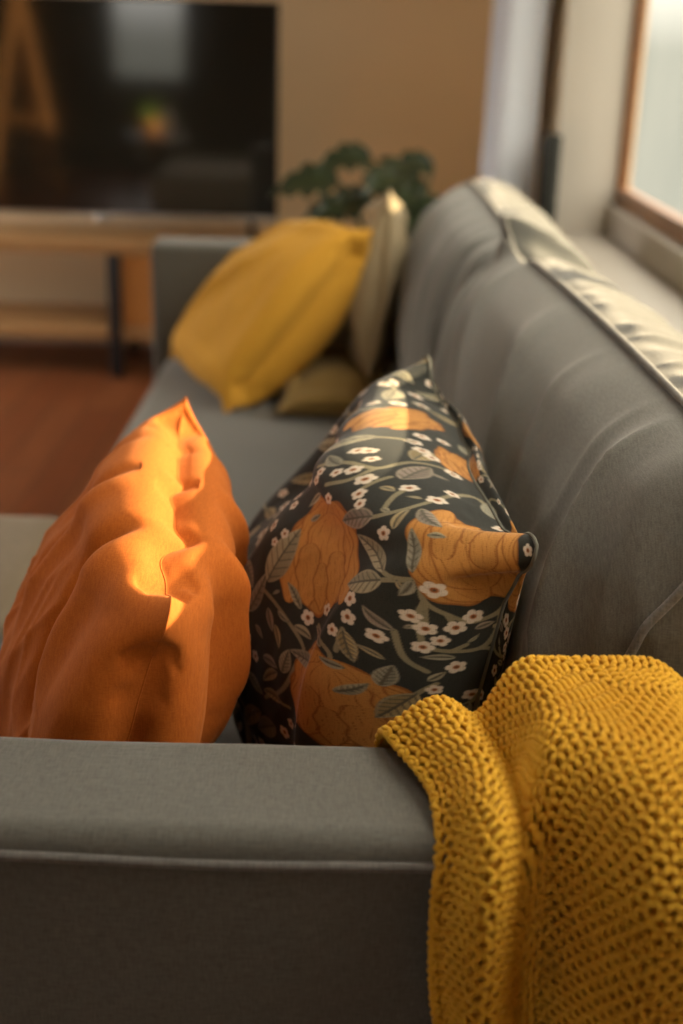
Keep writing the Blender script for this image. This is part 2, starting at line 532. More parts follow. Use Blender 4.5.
def back_cushion(y0, y1, seed, dz=0.0, lean=0.0, ear_far=0.0, wrinkle=1.0):
    nf, nt_, nr, ny = 90, 40, 50, 200
    prof = np.concatenate([resample(FRONT, nf)[:-1], resample(TOPP, nt_)[:-1], resample(REAR, nr)[:-1]])
    npf = len(prof)
    yy = np.linspace(0, 1, ny); yy = .5 - .5 * np.cos(PI * yy) * (1 - .35 * np.sin(PI * yy) ** 2) if False else yy
    # denser near both ends
    yy = .5 + .5 * np.sign(yy - .5) * (1 - (1 - np.abs(2 * yy - 1)) ** 1.4)
    cx, cz = .262, .655
    P = np.zeros((ny, npf, 3))
    arc = np.arange(npf)
    isf = sstep(arc, 6, 30) * (1 - sstep(arc, nf - 14, nf - 2))
    ist = ((arc >= nf - 1) & (arc <= nf + nt_ - 2)).astype(float)
    tt = np.clip((arc - (nf - 1)) / (nt_ - 1), 0, 1)
    for k, t in enumerate(yy):
        y = y0 + (y1 - y0) * t
        e = np.clip((np.abs(t - .5) * 2 - .80) / .20, 0, 1)      # 0 mid, 1 at an end
        m = np.clip(np.abs(t - .5) * 2, 0, 1)
        sh = 1 - .22 * (1 - math.sqrt(max(0, 1 - e ** 2.2)))       # end rounding of the section
        px = prof[:, 0].copy(); pz = prof[:, 1].copy()
        # front bulge strongest mid cushion
        px += .030 * isf * e ** 1.5 - .018 * isf * (1 - m ** 2)
        px += lean * (t - .5) * sstep(pz, .6, .87)
        pz = pz + dz + .010 * (1 - m ** 2) * sstep(pz, .75, .86)
        qx = cx + (px - cx) * sh; qz = cz + (pz - cz) * (1 - .10 * e ** 3)
        # the far top corner stands up like a dog ear
        if ear_far:
            w = np.exp(-((t - .985) / .045) ** 2) * np.exp(-((arc - (nf - 1)) / 7.0) ** 2)
            qz += ear_far * w; qx -= ear_far * .5 * w
        P[k, :, 0], P[k, :, 1], P[k, :, 2] = qx, y, qz
    # bow the ends outward a little so they are not flat caps
    Y = P[..., 1]
    # wrinkles
    A = P.reshape(-1, 3)
    fy, fz = P[..., 1], P[..., 2]
    W = np.zeros(fy.shape)
    qd = fy - 1.15 * fz + .12 * np.sin(fy * 5 + seed)
    B = np.stack([qd * 7.5, fz * 1.5, np.full_like(fy, seed * .37)], -1)
    ridg = 1 - np.abs(vnoise(B, 1.0, seed))
    fall = sstep(fz, .50, .74)
    W += isf[None] * (ridg ** 4 - .3) * .013 * wrinkle * (.25 + .75 * fall)
    B2 = np.stack([qd * 15, fz * 3, np.ones_like(fy) * 3], -1)
    W += isf[None] * (1 - np.abs(vnoise(B2, 1.0, seed + 3))) ** 3 * .006 * wrinkle * fall
    B5 = np.stack([fy * 4, fz * 5, np.ones_like(fy) * 5], -1)
    W += isf[None] * vnoise(B5, 1.0, seed + 7) * .006
    B3 = np.stack([fy * 30 + 4 * fz, np.tile(tt[None] * 1.3, (ny, 1)), np.ones_like(fy) * 7], -1)
    gather = np.exp(-tt * 1.3) * (ist > 0)
    W += ist[None] * (1 - np.abs(vnoise(B3, 1.0, seed + 9))) ** 2 * .010 * gather[None] * sstep(tt, .02, .2)[None]
    B4 = np.stack([fy * 9 + 2 * fz, np.tile(tt[None] * 2.2, (ny, 1)), np.ones_like(fy) * 2], -1)
    W += ist[None] * vnoise(B4, 1.0, seed + 4) * .007 * sstep(tt, .03, .3)[None]
    if ear_far:
        yt = yy[:, None]
        W += ist[None] * (.034 * np.exp(-((yt - .990) / .015) ** 2) - .036 * np.exp(-((yt - .920) / .042) ** 2)) * (1 - .5 * tt)[None]
    # normal of the profile
    dP = np.roll(P, -1, 1) - np.roll(P, 1, 1)
    N = np.stack([-dP[..., 2], np.zeros_like(fy), dP[..., 0]], -1)
    N /= np.linalg.norm(N, axis=-1)[..., None] + 1e-9
    P = P + N * W[..., None]
    # piping groove either side of the welt
    V = P.reshape(-1, 3)
    Q = grid_quads(ny, npf, wrap_v=True)
    faces = Q
    # domed end caps
    caps_V, caps_Q = [], []
    off = len(V)
    for end, s in ((0, -1), (ny - 1, 1)):
        ring = P[end]; c = ring.mean(0)
        rings = [ring]
        for j, f in enumerate((.93, .80, .55, .25)):
            rr = c + (ring - c) * f
            rr[:, 1] += s * .012 * (1 - f ** 2) ** .6
            rings.append(rr)
        base = off
        start = end * npf
        idx_prev = np.arange(npf) + start
        for rr in rings[1:]:
            caps_V.append(rr); idx = np.arange(npf) + off; off += npf
            a, b2 = idx_prev, np.roll(idx_prev, -1); c2, d2 = np.roll(idx, -1), idx
            q = np.stack([a, b2, c2, d2], -1)
            caps_Q.append(q if s < 0 else q[:, ::-1])
            idx_prev = idx
        cc = c.copy(); cc[1] += s * .013
        caps_V.append(cc[None]); ci = off; off += 1
        b2 = np.roll(idx_prev, -1)
        caps_Q.append(np.stack([idx_prev, b2, np.full(npf, ci), np.full(npf, ci)], -1))
    V = np.concatenate([V] + caps_V)
    fl = [q for q in faces.tolist()]
    for q in caps_Q:
        for r_ in q.tolist():
            if r_[2] == r_[3]: r_ = r_[:3]
            fl.append(r_)
    me = quads_mesh('back_cushion', V, fl)
    bm = bmesh.new(); bm.from_mesh(me); bmesh.ops.recalc_face_normals(bm, faces=bm.faces); bm.to_mesh(me); bm.free()
    o = link('back_cushion', me, MAT['sofa'], None); fix_parent(o, sofa)
    # welt: along the top front edge and down both ends of the front face
    top = P[:, nf - 1] + np.array([-.001, 0, .0025])
    dn0 = P[0, 8:nf - 1] + np.array([-.002, -.001, 0]); dn1 = P[-1, 8:nf - 1] + np.array([-.002, .001, 0])
    path = np.concatenate([dn0, top, dn1[::-1]])
    d = np.r_[0, np.cumsum(np.linalg.norm(np.diff(path, axis=0), axis=1))]
    t = np.linspace(0, d[-1], 420)
    path = np.stack([np.interp(t, d, path[:, k]) for k in range(3)], 1)
    for _ in range(3): path[1:-1] = (path[:-2] + 2 * path[1:-1] + path[2:]) / 4
    w = tube_obj('piping', path, .0036, MAT['piping'], None, 8)
    w.parent = o; w.matrix_parent_inverse = o.matrix_world.inverted()
    return o
back_cushion(.792, 1.835, 21, dz=.0, lean=-.045, ear_far=.030)
back_cushion(1.845, 2.905, 34, dz=-.012, lean=.01)

#@@PILLOWS
# ------------------------------------------------------------------ pillows
def inflate(n, vol, seed, steps=160, iters=6, sq=(1.0, 1.0), bend=.08, noise_a=.004):
    rng = np.random.RandomState(seed)
    g = np.linspace(-.5, .5, n)
    X, Y = np.meshgrid(g, g, indexing='ij')
    P = np.zeros((2, n, n, 3)); P[..., 0] = X * sq[0]; P[..., 1] = Y * sq[1]
    bz = np.cos(PI * X) * np.cos(PI * Y) * .06
    for k in (0, 1):
        lowf = vnoise(np.stack([X, Y, np.full_like(X, k * 9.)], -1), 7, seed)
        P[k, ..., 2] = (1 - 2 * k) * bz + lowf * noise_a
    rim = np.zeros((n, n), bool); rim[0] = rim[-1] = True; rim[:, 0] = rim[:, -1] = True
    L = 1.0 / (n - 1)
    Vv = np.zeros_like(P)
    sgn = np.array([1, -1])[:, None, None, None]
    def sew():
        m = (P[0][rim] + P[1][rim]) / 2
        P[0][rim] = m; P[1][rim] = m
    def con(A, B, rest, k):
        d = B - A; l = np.sqrt((d * d).sum(-1, keepdims=True)) + 1e-9
        c = k * .5 * (l - rest) / l * d
        A += c; B -= c
    for s in range(steps):
        du = np.empty_like(P); dv = np.empty_like(P)
        du[:, 1:-1] = (P[:, 2:] - P[:, :-2]) / 2; dv[:, :, 1:-1] = (P[:, :, 2:] - P[:, :, :-2]) / 2
        du[:, 0] = P[:, 1] - P[:, 0]; du[:, -1] = P[:, -1] - P[:, -2]
        dv[:, :, 0] = P[:, :, 1] - P[:, :, 0]; dv[:, :, -1] = P[:, :, -1] - P[:, :, -2]
        N = np.cross(du, dv) * sgn
        V_now = max(1e-4, (P * N).sum() / 3)
        p = np.clip((vol / V_now - 1) * 6, -2, 1)
        old = P.copy()
        P += Vv * .9 + N / (L * L) * L * .12 * p
        for _ in range(iters):
            for o in (0, 1):
                con(P[:, o:-1:2], P[:, o + 1::2], L, 1.0)
                con(P[:, :, o:-1:2], P[:, :, o + 1::2], L, 1.0)
            for o in (0, 1):
                con(P[:, o:-1:2, :-1], P[:, o + 1::2, 1:], L * 1.4142, .3)
                con(P[:, o:-1:2, 1:], P[:, o + 1::2, :-1], L * 1.4142, .3)
            if bend:
                for o in range(4):
                    m = len(range(o, n - 2, 4))
                    con(P[:, o:n - 2:4], P[:, o + 2::4][:, :m], L * 2, bend)
                    con(P[:, :, o:n - 2:4], P[:, :, o + 2::4][:, :, :m], L * 2, bend)
            for ax in (0, 1):
                if sq[ax] < 1: P[..., ax] = np.clip(P[..., ax], -sq[ax] / 2, sq[ax] / 2)
            sew()
        Vv = (P - old)
    P -= P.mean((0, 1, 2))
    return P

def pillow(name, S, corners, thick, mat, up=3, tp=.55, sag=None, label=None, group=None, seam_mat=None, disp=None, flare=.13, taper=.75, seam_r=.0016):
    """corners: (u-,v-), (u+,v-), (u+,v+), (u-,v+) world positions; thick: metres per unit of blown height (front, back)"""
    P = S.copy()
    c = np.abs(np.stack([P[0, 0, 0], P[0, -1, 0], P[0, -1, -1], P[0, 0, -1]]))[:, :2].mean(0)
    n = P.shape[1]
    G0, G1 = upsample(P[0], up), upsample(P[1], up)
    out = []
    A, B, Cc, D = [np.array(x, float) for x in corners]
    N0 = np.cross(B - A, D - A); N0 /= np.linalg.norm(N0)
    for G, th in ((G0, thick[0]), (G1, thick[1])):
        gx, gy = G[..., 0] / c[0], G[..., 1] / c[1]
        u = (gx * (1 + flare * (1 - np.clip(gy ** 2, 0, 1))) + 1) / 2; v = (gy * (1 + flare * (1 - np.clip(gx ** 2, 0, 1))) + 1) / 2
        u_, v_ = u[..., None], v[..., None]
        Q = A * (1 - u_) * (1 - v_) + B * u_ * (1 - v_) + Cc * u_ * v_ + D * (1 - u_) * v_
        # the corners may be twisted: local normal of the bilinear patch
        du = (B - A) * (1 - v_) + (Cc - D) * v_; dv = (D - A) * (1 - u_) + (Cc - B) * u_
        N = np.cross(du, dv); N /= np.linalg.norm(N, axis=-1)[..., None]
        gxa, gya = np.clip(np.abs(gx), 0, 1), np.clip(np.abs(gy), 0, 1)
        w = G[..., 2] * th * (1 - taper + taper * (np.cos(PI / 2 * gxa) * np.cos(PI / 2 * gya)) ** tp)
        if disp is not None:
            w = w + disp(u, v, 1 if G is G0 else -1)
        out.append(Q + N * w[..., None])
        out[-1][..., 2] = np.maximum(out[-1][..., 2], SEAT + .0065)      # the cloth flattens where it rests on the seat
        if sag is not None: out[-1] = sag(out[-1], u, v)
    F, K = out
    m = F.shape[0]
    idx0 = np.arange(m * m).reshape(m, m)
    idx1 = np.full((m, m), -1)
    rim = np.zeros((m, m), bool); rim[0] = rim[-1] = True; rim[:, 0] = rim[:, -1] = True
    idx1[rim] = idx0[rim]
    inner = ~rim
    idx1[inner] = m * m + np.arange(inner.sum())
    V = np.concatenate([F.reshape(-1, 3), K[inner]])
    def qd(I, fl):
        q = np.stack([I[:-1, :-1], I[1:, :-1], I[1:, 1:], I[:-1, 1:]], -1).reshape(-1, 4)
        return q[:, ::-1] if fl else q
    me = quads_mesh(name, V, np.concatenate([qd(idx0, False), qd(idx1, True)]))
    o = link(name, me, mat, None)
    rp = np.concatenate([F[:-1, 0], F[-1, :-1], F[:0:-1, -1], F[0, :0:-1]])
    st = max(1, up // 2)
    s = tube_obj('seam', rp[::st], seam_r, seam_mat or mat, None, 6, closed=True)
    s.parent = o
    return o, F, K, inner

import time
_t = time.time()
S_full = inflate(57, .160, 3)
S_flor = inflate(57, .160, 3, bend=.25)
S_soft = inflate(49, .120, 11)
S_orng = inflate(57, .155, 5, sq=(.94, 1.0), bend=.20)
print('inflate', time.time() - _t)

# corner order: bottom near, bottom far, top far, top near  -> front faces -x
def fix_front(o): return o

def ridge(P2, ang, sc, seed, stretch=4.0):
    c, s_ = math.cos(ang), math.sin(ang)
    a = P2[0] * c + P2[1] * s_; b_ = -P2[0] * s_ + P2[1] * c
    n_ = vnoise(np.stack([a * sc / stretch, b_ * sc, np.full_like(a, seed * 1.7)], -1), 1.0, seed)
    return (1 - np.abs(n_)) ** 3 - .4

def orange_folds(u, v, side):
    m = np.sin(PI * np.clip(u, 0, 1)) ** .5 * np.sin(PI * np.clip(v, 0, 1)) ** .9
    mt = np.sin(PI * np.clip(u, 0, 1)) ** .4 * np.clip(np.sin(PI * np.clip(v, 0, 1)), 0, 1) ** .30
    k = .22 if side > 0 else .10
    t = 1 - v
    c1, c2, c3 = .70 + k * t, .47 + k * .9 * t, .27 + k * .8 * t
    w = -.026 * np.exp(-((u - c1) / .030) ** 2) * sstep(v, .30, .75)                 # the deep fold across
    w += .017 * np.exp(-((u - c1 - .075) / .040) ** 2) * sstep(v, .4, .8)
    w -= .015 * np.exp(-((u - c2) / .026) ** 2) * sstep(v, .45, .8)
    w += .010 * np.exp(-((u - c2 - .06) / .035) ** 2) * sstep(v, .45, .8)
    w -= .008 * np.exp(-((u - c3) / .030) ** 2) * sstep(v, .5, .85)
    w = w * mt
    w = w + (.009 * ridge((u, v), 1.9 if side > 0 else 1.2, 9, 3 + side) + .005 * ridge((u, v), 1.4, 15, 8 + side, 5)) * m
    return w + .0028 * ridge((u, v), 1.75, 30, 12 + side, 6) * m

def soft_folds(u, v, side):
    m = np.sin(PI * np.clip(u, 0, 1)) ** .7 * np.sin(PI * np.clip(v, 0, 1)) ** .7
    return (.026 * ridge((u, v), -.8, 4.5, 41 + side, 3) + .004 * ridge((u, v), .6, 11, 44 + side)) * m

def floral_folds(u, v, side):
    m = np.sin(PI * np.clip(u, 0, 1)) ** .5 * np.sin(PI * np.clip(v, 0, 1)) ** .9
    w = -.034 * np.exp(-((u - .44) / .07) ** 2) * sstep(v, .45, .85)
    w += .010 * np.exp(-((u - .60) / .08) ** 2) * sstep(v, .5, .85)
    w -= .100 * np.exp(-((u - .22) / .17) ** 2) * sstep(v, .45, .8)
    w += .007 * ridge((u, v), 1.5, 6, 21 + side) * m + .003 * ridge((u, v), 1.1, 13, 31 + side, 5) * m
    return w * m

orange, *_ = pillow('throw_pillow', S_orng,
    [(-.285, 1.235, .455), (-.215, .795, .455), (-.118, .784, .770), (-.164, 1.233, .800)], (.80, .72), MAT['orange'], 4, tp=.85, flare=.24, seam_r=.0007, disp=orange_folds)
tag(orange, 'rust orange pillow standing on the seat, nearest the left edge', 'pillow', 'throw pillows on the sofa')

yellow, *_ = pillow('throw_pillow', S_full,
    [(-.234, 2.385, .446), (.047, 2.575, .786), (-.150, 2.90, .722), (-.402, 2.78, .464)], (.72, .95), MAT['yellow'], 4, flare=.20, disp=soft_folds)
tag(yellow, 'mustard yellow pillow tilted on one corner against the far arm', 'pillow', 'throw pillows on the sofa')

khaki, *_ = pillow('throw_pillow', S_soft,
    [(.085, 2.86, .50), (.048, 2.47, .497), (.080, 2.62, .860), (.112, 2.88, .80)], (1.05, .50), MAT['khaki'], 3, tp=.95, disp=soft_folds)
tag(khaki, 'pale khaki pillow standing upright behind the yellow one', 'pillow', 'throw pillows on the sofa')

flat, *_ = pillow('throw_pillow', S_soft,
    [(-.13, 2.34, .465), (.07, 2.35, .465), (.11, 2.74, .48), (-.12, 2.76, .48)], (.42, .20), MAT['olive'], 3)
tag(flat, 'ochre pillow lying flat on the seat beneath the khaki one', 'pillow', 'throw pillows on the sofa')

#@@FLORAL
floral, FF, FK, f_inner = pillow('throw_pillow', S_flor,
    [(-.045, 1.27, .455), (.085, .855, .455), (.146, .855, .800), (.083, 1.27, .842)], (1.28, .17), MAT['floral'], 10, disp=floral_folds)
tag(floral, 'dark floral pillow with orange blooms leaning on the back cushion', 'pillow', 'throw pillows on the sofa')
floral.children[0].data.materials[0] = MAT['floral_seam']
FM = FF.shape[0]
#@@PRINT
# the print is laid out on the flat cloth: u runs along the pillow, v up it (0..1), sizes in cloth units
BLOOMS = [((.648,.795),(.752,.645),.78),((.985,.80),(.835,.985),.58),((.828,.60),(.862,.435),.95),((.338,.959),(.45,.868),.55),((.50,.975),(.60,.995),.5)]
LEAVES = [((.839,.791),(.743,.796)),((.755,.843),(.698,.791)),((.802,.852),(.777,.886)),((.873,.821),(.821,.873)),((.845,.779),(.784,.721)),((.884,.705),(.841,.723)),((.886,.643),(.854,.652)),((.889,.586),(.895,.637)),((.848,.88),(.87,.896)),((.782,.896),(.848,.902)),((.925,.584),(.893,.516)),((.854,.598),(.818,.591)),((.85,.543),(.88,.586)),((.655,.568),(.684,.537)),((.684,.554),(.711,.521)),((.679,.58),(.713,.58)),((.73,.484),(.732,.537)),((.67,.473),(.718,.484)),((.718,.475),(.679,.427)),((.625,.404),(.679,.395)),((.723,.582),(.766,.586)),((.816,.609),(.761,.614)),((.834,.664),(.861,.616)),((.8,.564),(.732,.537)),((.721,.616),(.67,.636)),((.971,.73),(.995,.745)),((.996,.729),(1.0,.743)),((.957,.668),(.916,.664)),((.932,.614),(.95,.636)),((.891,.716),(.907,.729)),((.752,.905),(.739,.889)),((.757,1.0),(.691,1.0)),((.75,.857),(.77,.863)),((.666,.613),(.655,.596)),((.875,.784),(.861,.795)),((.879,.809),(.873,.771)),((.966,.7),(.979,.718)),((.684,.896),(.625,.939)),((.696,.871),(.72,.882)),((.6,.521),(.623,.621)),((.632,.607),(.63,.723)),((.632,.514),(.662,.505)),((.664,.346),(.596,.264)),((.711,.35),(.648,.295)),((.634,.312),(.648,.339)),((.648,.93),(.659,.957)),((.546,.95),(.607,.92)),((.6,.848),(.55,.838)),((.621,.795),(.605,.755)),((.632,.743),(.641,.764))]
WHITE = [(.904,.807,18),(.893,.743,14),(.912,.725,15),(.945,.734,16),(.964,.757,16),(.932,.704,13),(.916,.686,14),(.961,.646,15),(.739,.613,15),(.818,.716,14),(.832,.688,14),(.77,.655,12),(.82,.65,12),(.645,.455,12),(.616,.477,10),(.566,.87,12),(.627,.857,12),(.573,.88,11),(.605,.879,10),(.693,.846,12),(.714,.839,11),(.714,.898,12),(.616,.839,10),(.648,.802,11),(.593,.805,10),(.568,.734,10),(.552,.938,14),(.573,.948,13),(.614,.97,14),(.586,.82,10),(.543,.741,10),(.609,.696,10),(.6,.671,9)]
STEMS = [[(.821,.873),(.854,.843),(.884,.814),(.9,.779),(.929,.761),(.968,.746),(1.0,.775),(1.0,.855)],[(.884,.814),(.866,.798),(.845,.779)],[(.884,.814),(.845,.791),(.771,.795)],[(.9,.779),(.912,.725)],[(.9,.779),(.9,.746),(.916,.686)],[(.929,.761),(.945,.734)],[(.916,.686),(.948,.682),(.986,.686),(1.0,.723),(1.0,.773)],[(.948,.682),(.966,.696)],[(.986,.686),(1.0,.684)],[(.775,.709),(.766,.68),(.77,.655)],[(.78,.705),(.818,.716)],[(.62,.588),(.668,.588),(.727,.575),(.757,.559)],[(.768,.62),(.825,.613),(.838,.596)],[(.757,.559),(.738,.459),(.686,.395)],[(.698,.791),(.762,.85),(.768,.902),(.689,.979),(.721,1.0)],[(.564,.818),(.598,.854),(.639,.88),(.618,.918),(.605,.963)],[(.625,.816),(.65,.848),(.639,.88)],[(.693,.846),(.684,.857),(.673,.886)],[(.714,.898),(.732,.879),(.754,.861)],[(.884,.705),(.902,.657),(.929,.634)],[(.834,.664),(.838,.621)],[(.893,.516),(.925,.584),(.943,.609)]]

def make_print(n):
    g = np.linspace(0, 1, n)
    img = np.empty((n, n, 3)); 
    gu, gv = np.meshgrid(g, g, indexing='ij')
    nz = vnoise(np.stack([gu, gv, np.zeros_like(gu)], -1), 40, 1)[..., None]
    img[:] = np.array([.025, .025, .0195]) * (1 + .12 * nz)
    used = np.zeros((n, n), bool)
    rng = random.Random(11)
    AA = 1.1 / n
    def win(c, r):
        i0, i1 = max(0, int((c[0] - r) * n)), min(n, int((c[0] + r) * n) + 2)
        j0, j1 = max(0, int((c[1] - r) * n)), min(n, int((c[1] + r) * n) + 2)
        return slice(i0, i1), slice(j0, j1)
    def put(w, mask, col):
        a = np.clip(mask, 0, 1)[..., None]
        img[w] = img[w] * (1 - a) + np.asarray(col) * a
    def soft(d): return np.clip(.5 - d / AA, 0, 1)              # d < 0 inside
    def stem(P, r=.0036, col=(.20, .17, .10)):
        P = np.array(P, float)
        k = len(P)
        if k > 2:
            U = upsample(np.stack([np.c_[P, np.zeros(k)]] * 2, 1), 10)[:, 0, :2]
        else:
            U = P[0] + (P[1] - P[0]) * np.linspace(0, 1, 12)[:, None]
        for a, b in zip(U[:-1], U[1:]):
            L = np.linalg.norm(b - a)
            if L < 1e-6: continue
            w = win((a + b) / 2, L / 2 + r * 2)
            q = np.stack([gu[w], gv[w]], -1) - a
            t = np.clip((q @ (b - a)) / L ** 2, 0, 1)
            d = np.linalg.norm(q - t[..., None] * (b - a), axis=-1)
            put(w, soft(d - r), col)
    def leaf(a, b, wr=.42, col=(.26, .225, .14), vein=(.085, .075, .05), bend=0.0):
        a, b = np.array(a), np.array(b); L = np.linalg.norm(b - a)
        if L < .012: return
        w = win((a + b) / 2, L * .75)
        x = (b - a) / L; y = np.array([-x[1], x[0]])
        q = np.stack([gu[w], gv[w]], -1) - a
        t = (q @ x) / L; s_ = (q @ y) / L - bend * np.sin(PI * np.clip(t, 0, 1)) 
        tc = np.clip(t, 0, 1)
        hw = wr / 2 * np.sin(PI * tc ** .8) ** .85
        d = np.where((t < 0) | (t > 1), 1.0, (np.abs(s_) - hw) * L)
        tone = 1 + .35 * np.sign(s_) * .5
        c_ = np.asarray(col) * tone[..., None]
        m_ = soft(d); img[w] = img[w] * (1 - m_[..., None]) + c_ * m_[..., None]
        used[w] |= d < 0
        fv = np.abs(((t - np.abs(s_) * .9) * 6.5) % 1 - .5) * L / 6.5            # side veins
        vw = .0016
        put(w, soft(fv - vw) * (d < -.001) * (L > .05) * .8, vein)
        put(w, soft(np.abs(s_) * L - .0018) * (d < 0), vein)
        put(w, np.clip(1 - np.abs(d + .0022) / .0022, 0, 1) * .55, (.30, .26, .17))
    def white(c, r, col=(.56, .47, .36)):
        w = win(c, r * 1.3)
        x, y = gu[w] - c[0], gv[w] - c[1]
        th = np.arctan2(y, x) + rng.random() * 6; rr = np.hypot(x, y)
        R_ = r * (.70 + .30 * np.abs(np.cos(th * 2.5)) ** .7)
        put(w, soft(rr - R_), col); used[w] |= rr < R_
        put(w, soft(rr - r * .33), (.30, .10, .025))
        put(w, soft(rr - r * .15), (.08, .04, .02))
    def bloom(a, b, wr, col=(.41, .185, .042)):
        a, b = np.array(a), np.array(b); L = np.linalg.norm(b - a)
        x = (b - a) / L; y = np.array([-x[1], x[0]])
        line = (.20, .065, .012)
        def petal(pa, pb, wd, k):
            pa, pb = a + x * pa[0] * L + y * pa[1] * L, a + x * pb[0] * L + y * pb[1] * L
            l = np.linalg.norm(pb - pa)
            w = win((pa + pb) / 2, l * .8)
            px_ = (pb - pa) / l; py_ = np.array([-px_[1], px_[0]])
            q = np.stack([gu[w], gv[w]], -1) - pa
            t = (q @ px_) / l; s_ = (q @ py_) / l
            tc = np.clip(t, 0, 1)
            hw = wd / 2 * np.sin(PI * tc ** .8) ** .5 * (1 + .10 * np.sin(tc * 17 + k))
            d = np.where((t < 0) | (t > 1), .2, (np.abs(s_) - hw) * l)
            sh = 1 + .16 * (tc - .5) + .05 * k % .1
            m_ = soft(d)[..., None]
            img[w] = img[w] * (1 - m_) + np.asarray(col) * (sh[..., None]) * m_
            used[w] |= d < 0
            put(w, np.clip(1 - np.abs(d + .0012) / .0028, 0, 1) * .9, line)
            # streaks that follow the petal
            ph = s_ / np.maximum(hw, .02) * 3.4
            f = np.abs((ph + .25 * np.sin(t * 9 + k)) % 1 - .5)
            br = .5 + .5 * np.sin(t * 11 + np.floor(ph) * 2.3 + k)
            put(w, np.clip((.10 - f) / .06, 0, 1) * (d < -.002) * np.clip(br * 1.4 - .25, 0, 1) * .75, line)
        W_ = wr
        w = win((a + b) / 2, L * .9)
        q = np.stack([gu[w], gv[w]], -1) - (a + b) / 2
        ex, ey = (q @ x) / (L * .54), (q @ y) / (L * .58 * W_)
        th = np.arctan2(ey, ex); rr = np.hypot(ex, ey)
        d = (rr - 1 - .07 * np.cos(5 * th + 1) - .05 * np.cos(9 * th)) * L * .4
        put(w, soft(d), np.asarray(col) * .92); used[w] |= d < 0
        put(w, np.clip(1 - np.abs(d + .0015) / .003, 0, 1) * .9, line)
        petal((.08, -.12 * W_), (.98, -.50 * W_), .62 * W_, 1)
        petal((.08, .12 * W_), (.95, .52 * W_), .62 * W_, 2)
        petal((.0, -.05), (.70, -.34 * W_), .66 * W_, 3)
        petal((.0, .05), (.74, .34 * W_), .66 * W_, 4)
        petal((.10, 0), (.98, .04), .72 * W_, 5)
        petal((.40, -.20 * W_), (1.0, -.20 * W_), .62 * W_, 6)
        petal((.46, .22 * W_), (1.0, .22 * W_), .62 * W_, 7)
        petal((.58, 0), (1.04, .0), .50 * W_, 8)
    kk = 1 / 500.0
    for P in STEMS: stem(P)
    for a, b, w_ in BLOOMS: bloom(a, b, w_)
    for q, (a, b) in enumerate(LEAVES):
        l = math.dist(a, b)
        if l > .30:                                                            # a seam was caught in between
            b = (a[0] + (b[0] - a[0]) * .3 / l, a[1] + (b[1] - a[1]) * .3 / l)
        c_ = [(.26, .225, .14), (.21, .195, .14), (.28, .205, .095), (.20, .155, .12)][(q * 7) % 4]
        leaf(a, b, .40 + .08 * ((q * 5) % 3 - 1), c_, bend=.06 * ((q % 3) - 1))
    for u, v, r in WHITE: white((u, v), r * kk * .47)
    # the same print carries on over the rest of the cloth
    tries = 0
    while tries < 2600:
        tries += 1
        c = (rng.random(), rng.random()); kind = rng.random(); L = rng.uniform(.05, .11)
        r = .13 if kind > .985 else (.017 if kind > .62 else L * .5)
        w = win(c, r)
        if used[w].mean() > .04: continue
        if kind > .985:
            a_ = rng.random() * 6.3
            bloom((c[0] - .1 * math.cos(a_), c[1] - .1 * math.sin(a_)), (c[0] + .1 * math.cos(a_), c[1] + .1 * math.sin(a_)), .8)
        elif kind > .62:
            white(c, rng.uniform(.010, .014))
        else:
            a_ = rng.random() * 6.3; dx, dy = math.cos(a_) * L / 2, math.sin(a_) * L / 2
            stem([(c[0] - dx * 1.9, c[1] - dy * 1.9), (c[0] - dx * 1.3, c[1] - dy * 1.1), (c[0] - dx, c[1] - dy)], .0028)
            leaf((c[0] - dx, c[1] - dy), (c[0] + dx, c[1] + dy), rng.uniform(.36, .5), rng.choice([(.26, .225, .14), (.21, .195, .14), (.28, .205, .095)]), bend=rng.uniform(-.08, .08))
    return np.clip(img, 0, 1)
_t = time.time()
img = make_print(FM)
print('print', time.time() - _t)
nv = len(floral.data.vertices)
ca = floral.data.color_attributes.new('print', 'FLOAT_COLOR', 'POINT')
colr = np.ones((nv, 4), np.float32)
colr[:FM * FM, :3] = img.reshape(-1, 3)
colr[FM * FM:, :3] = img[f_inner]
ca.data.foreach_set('color', colr.ravel())

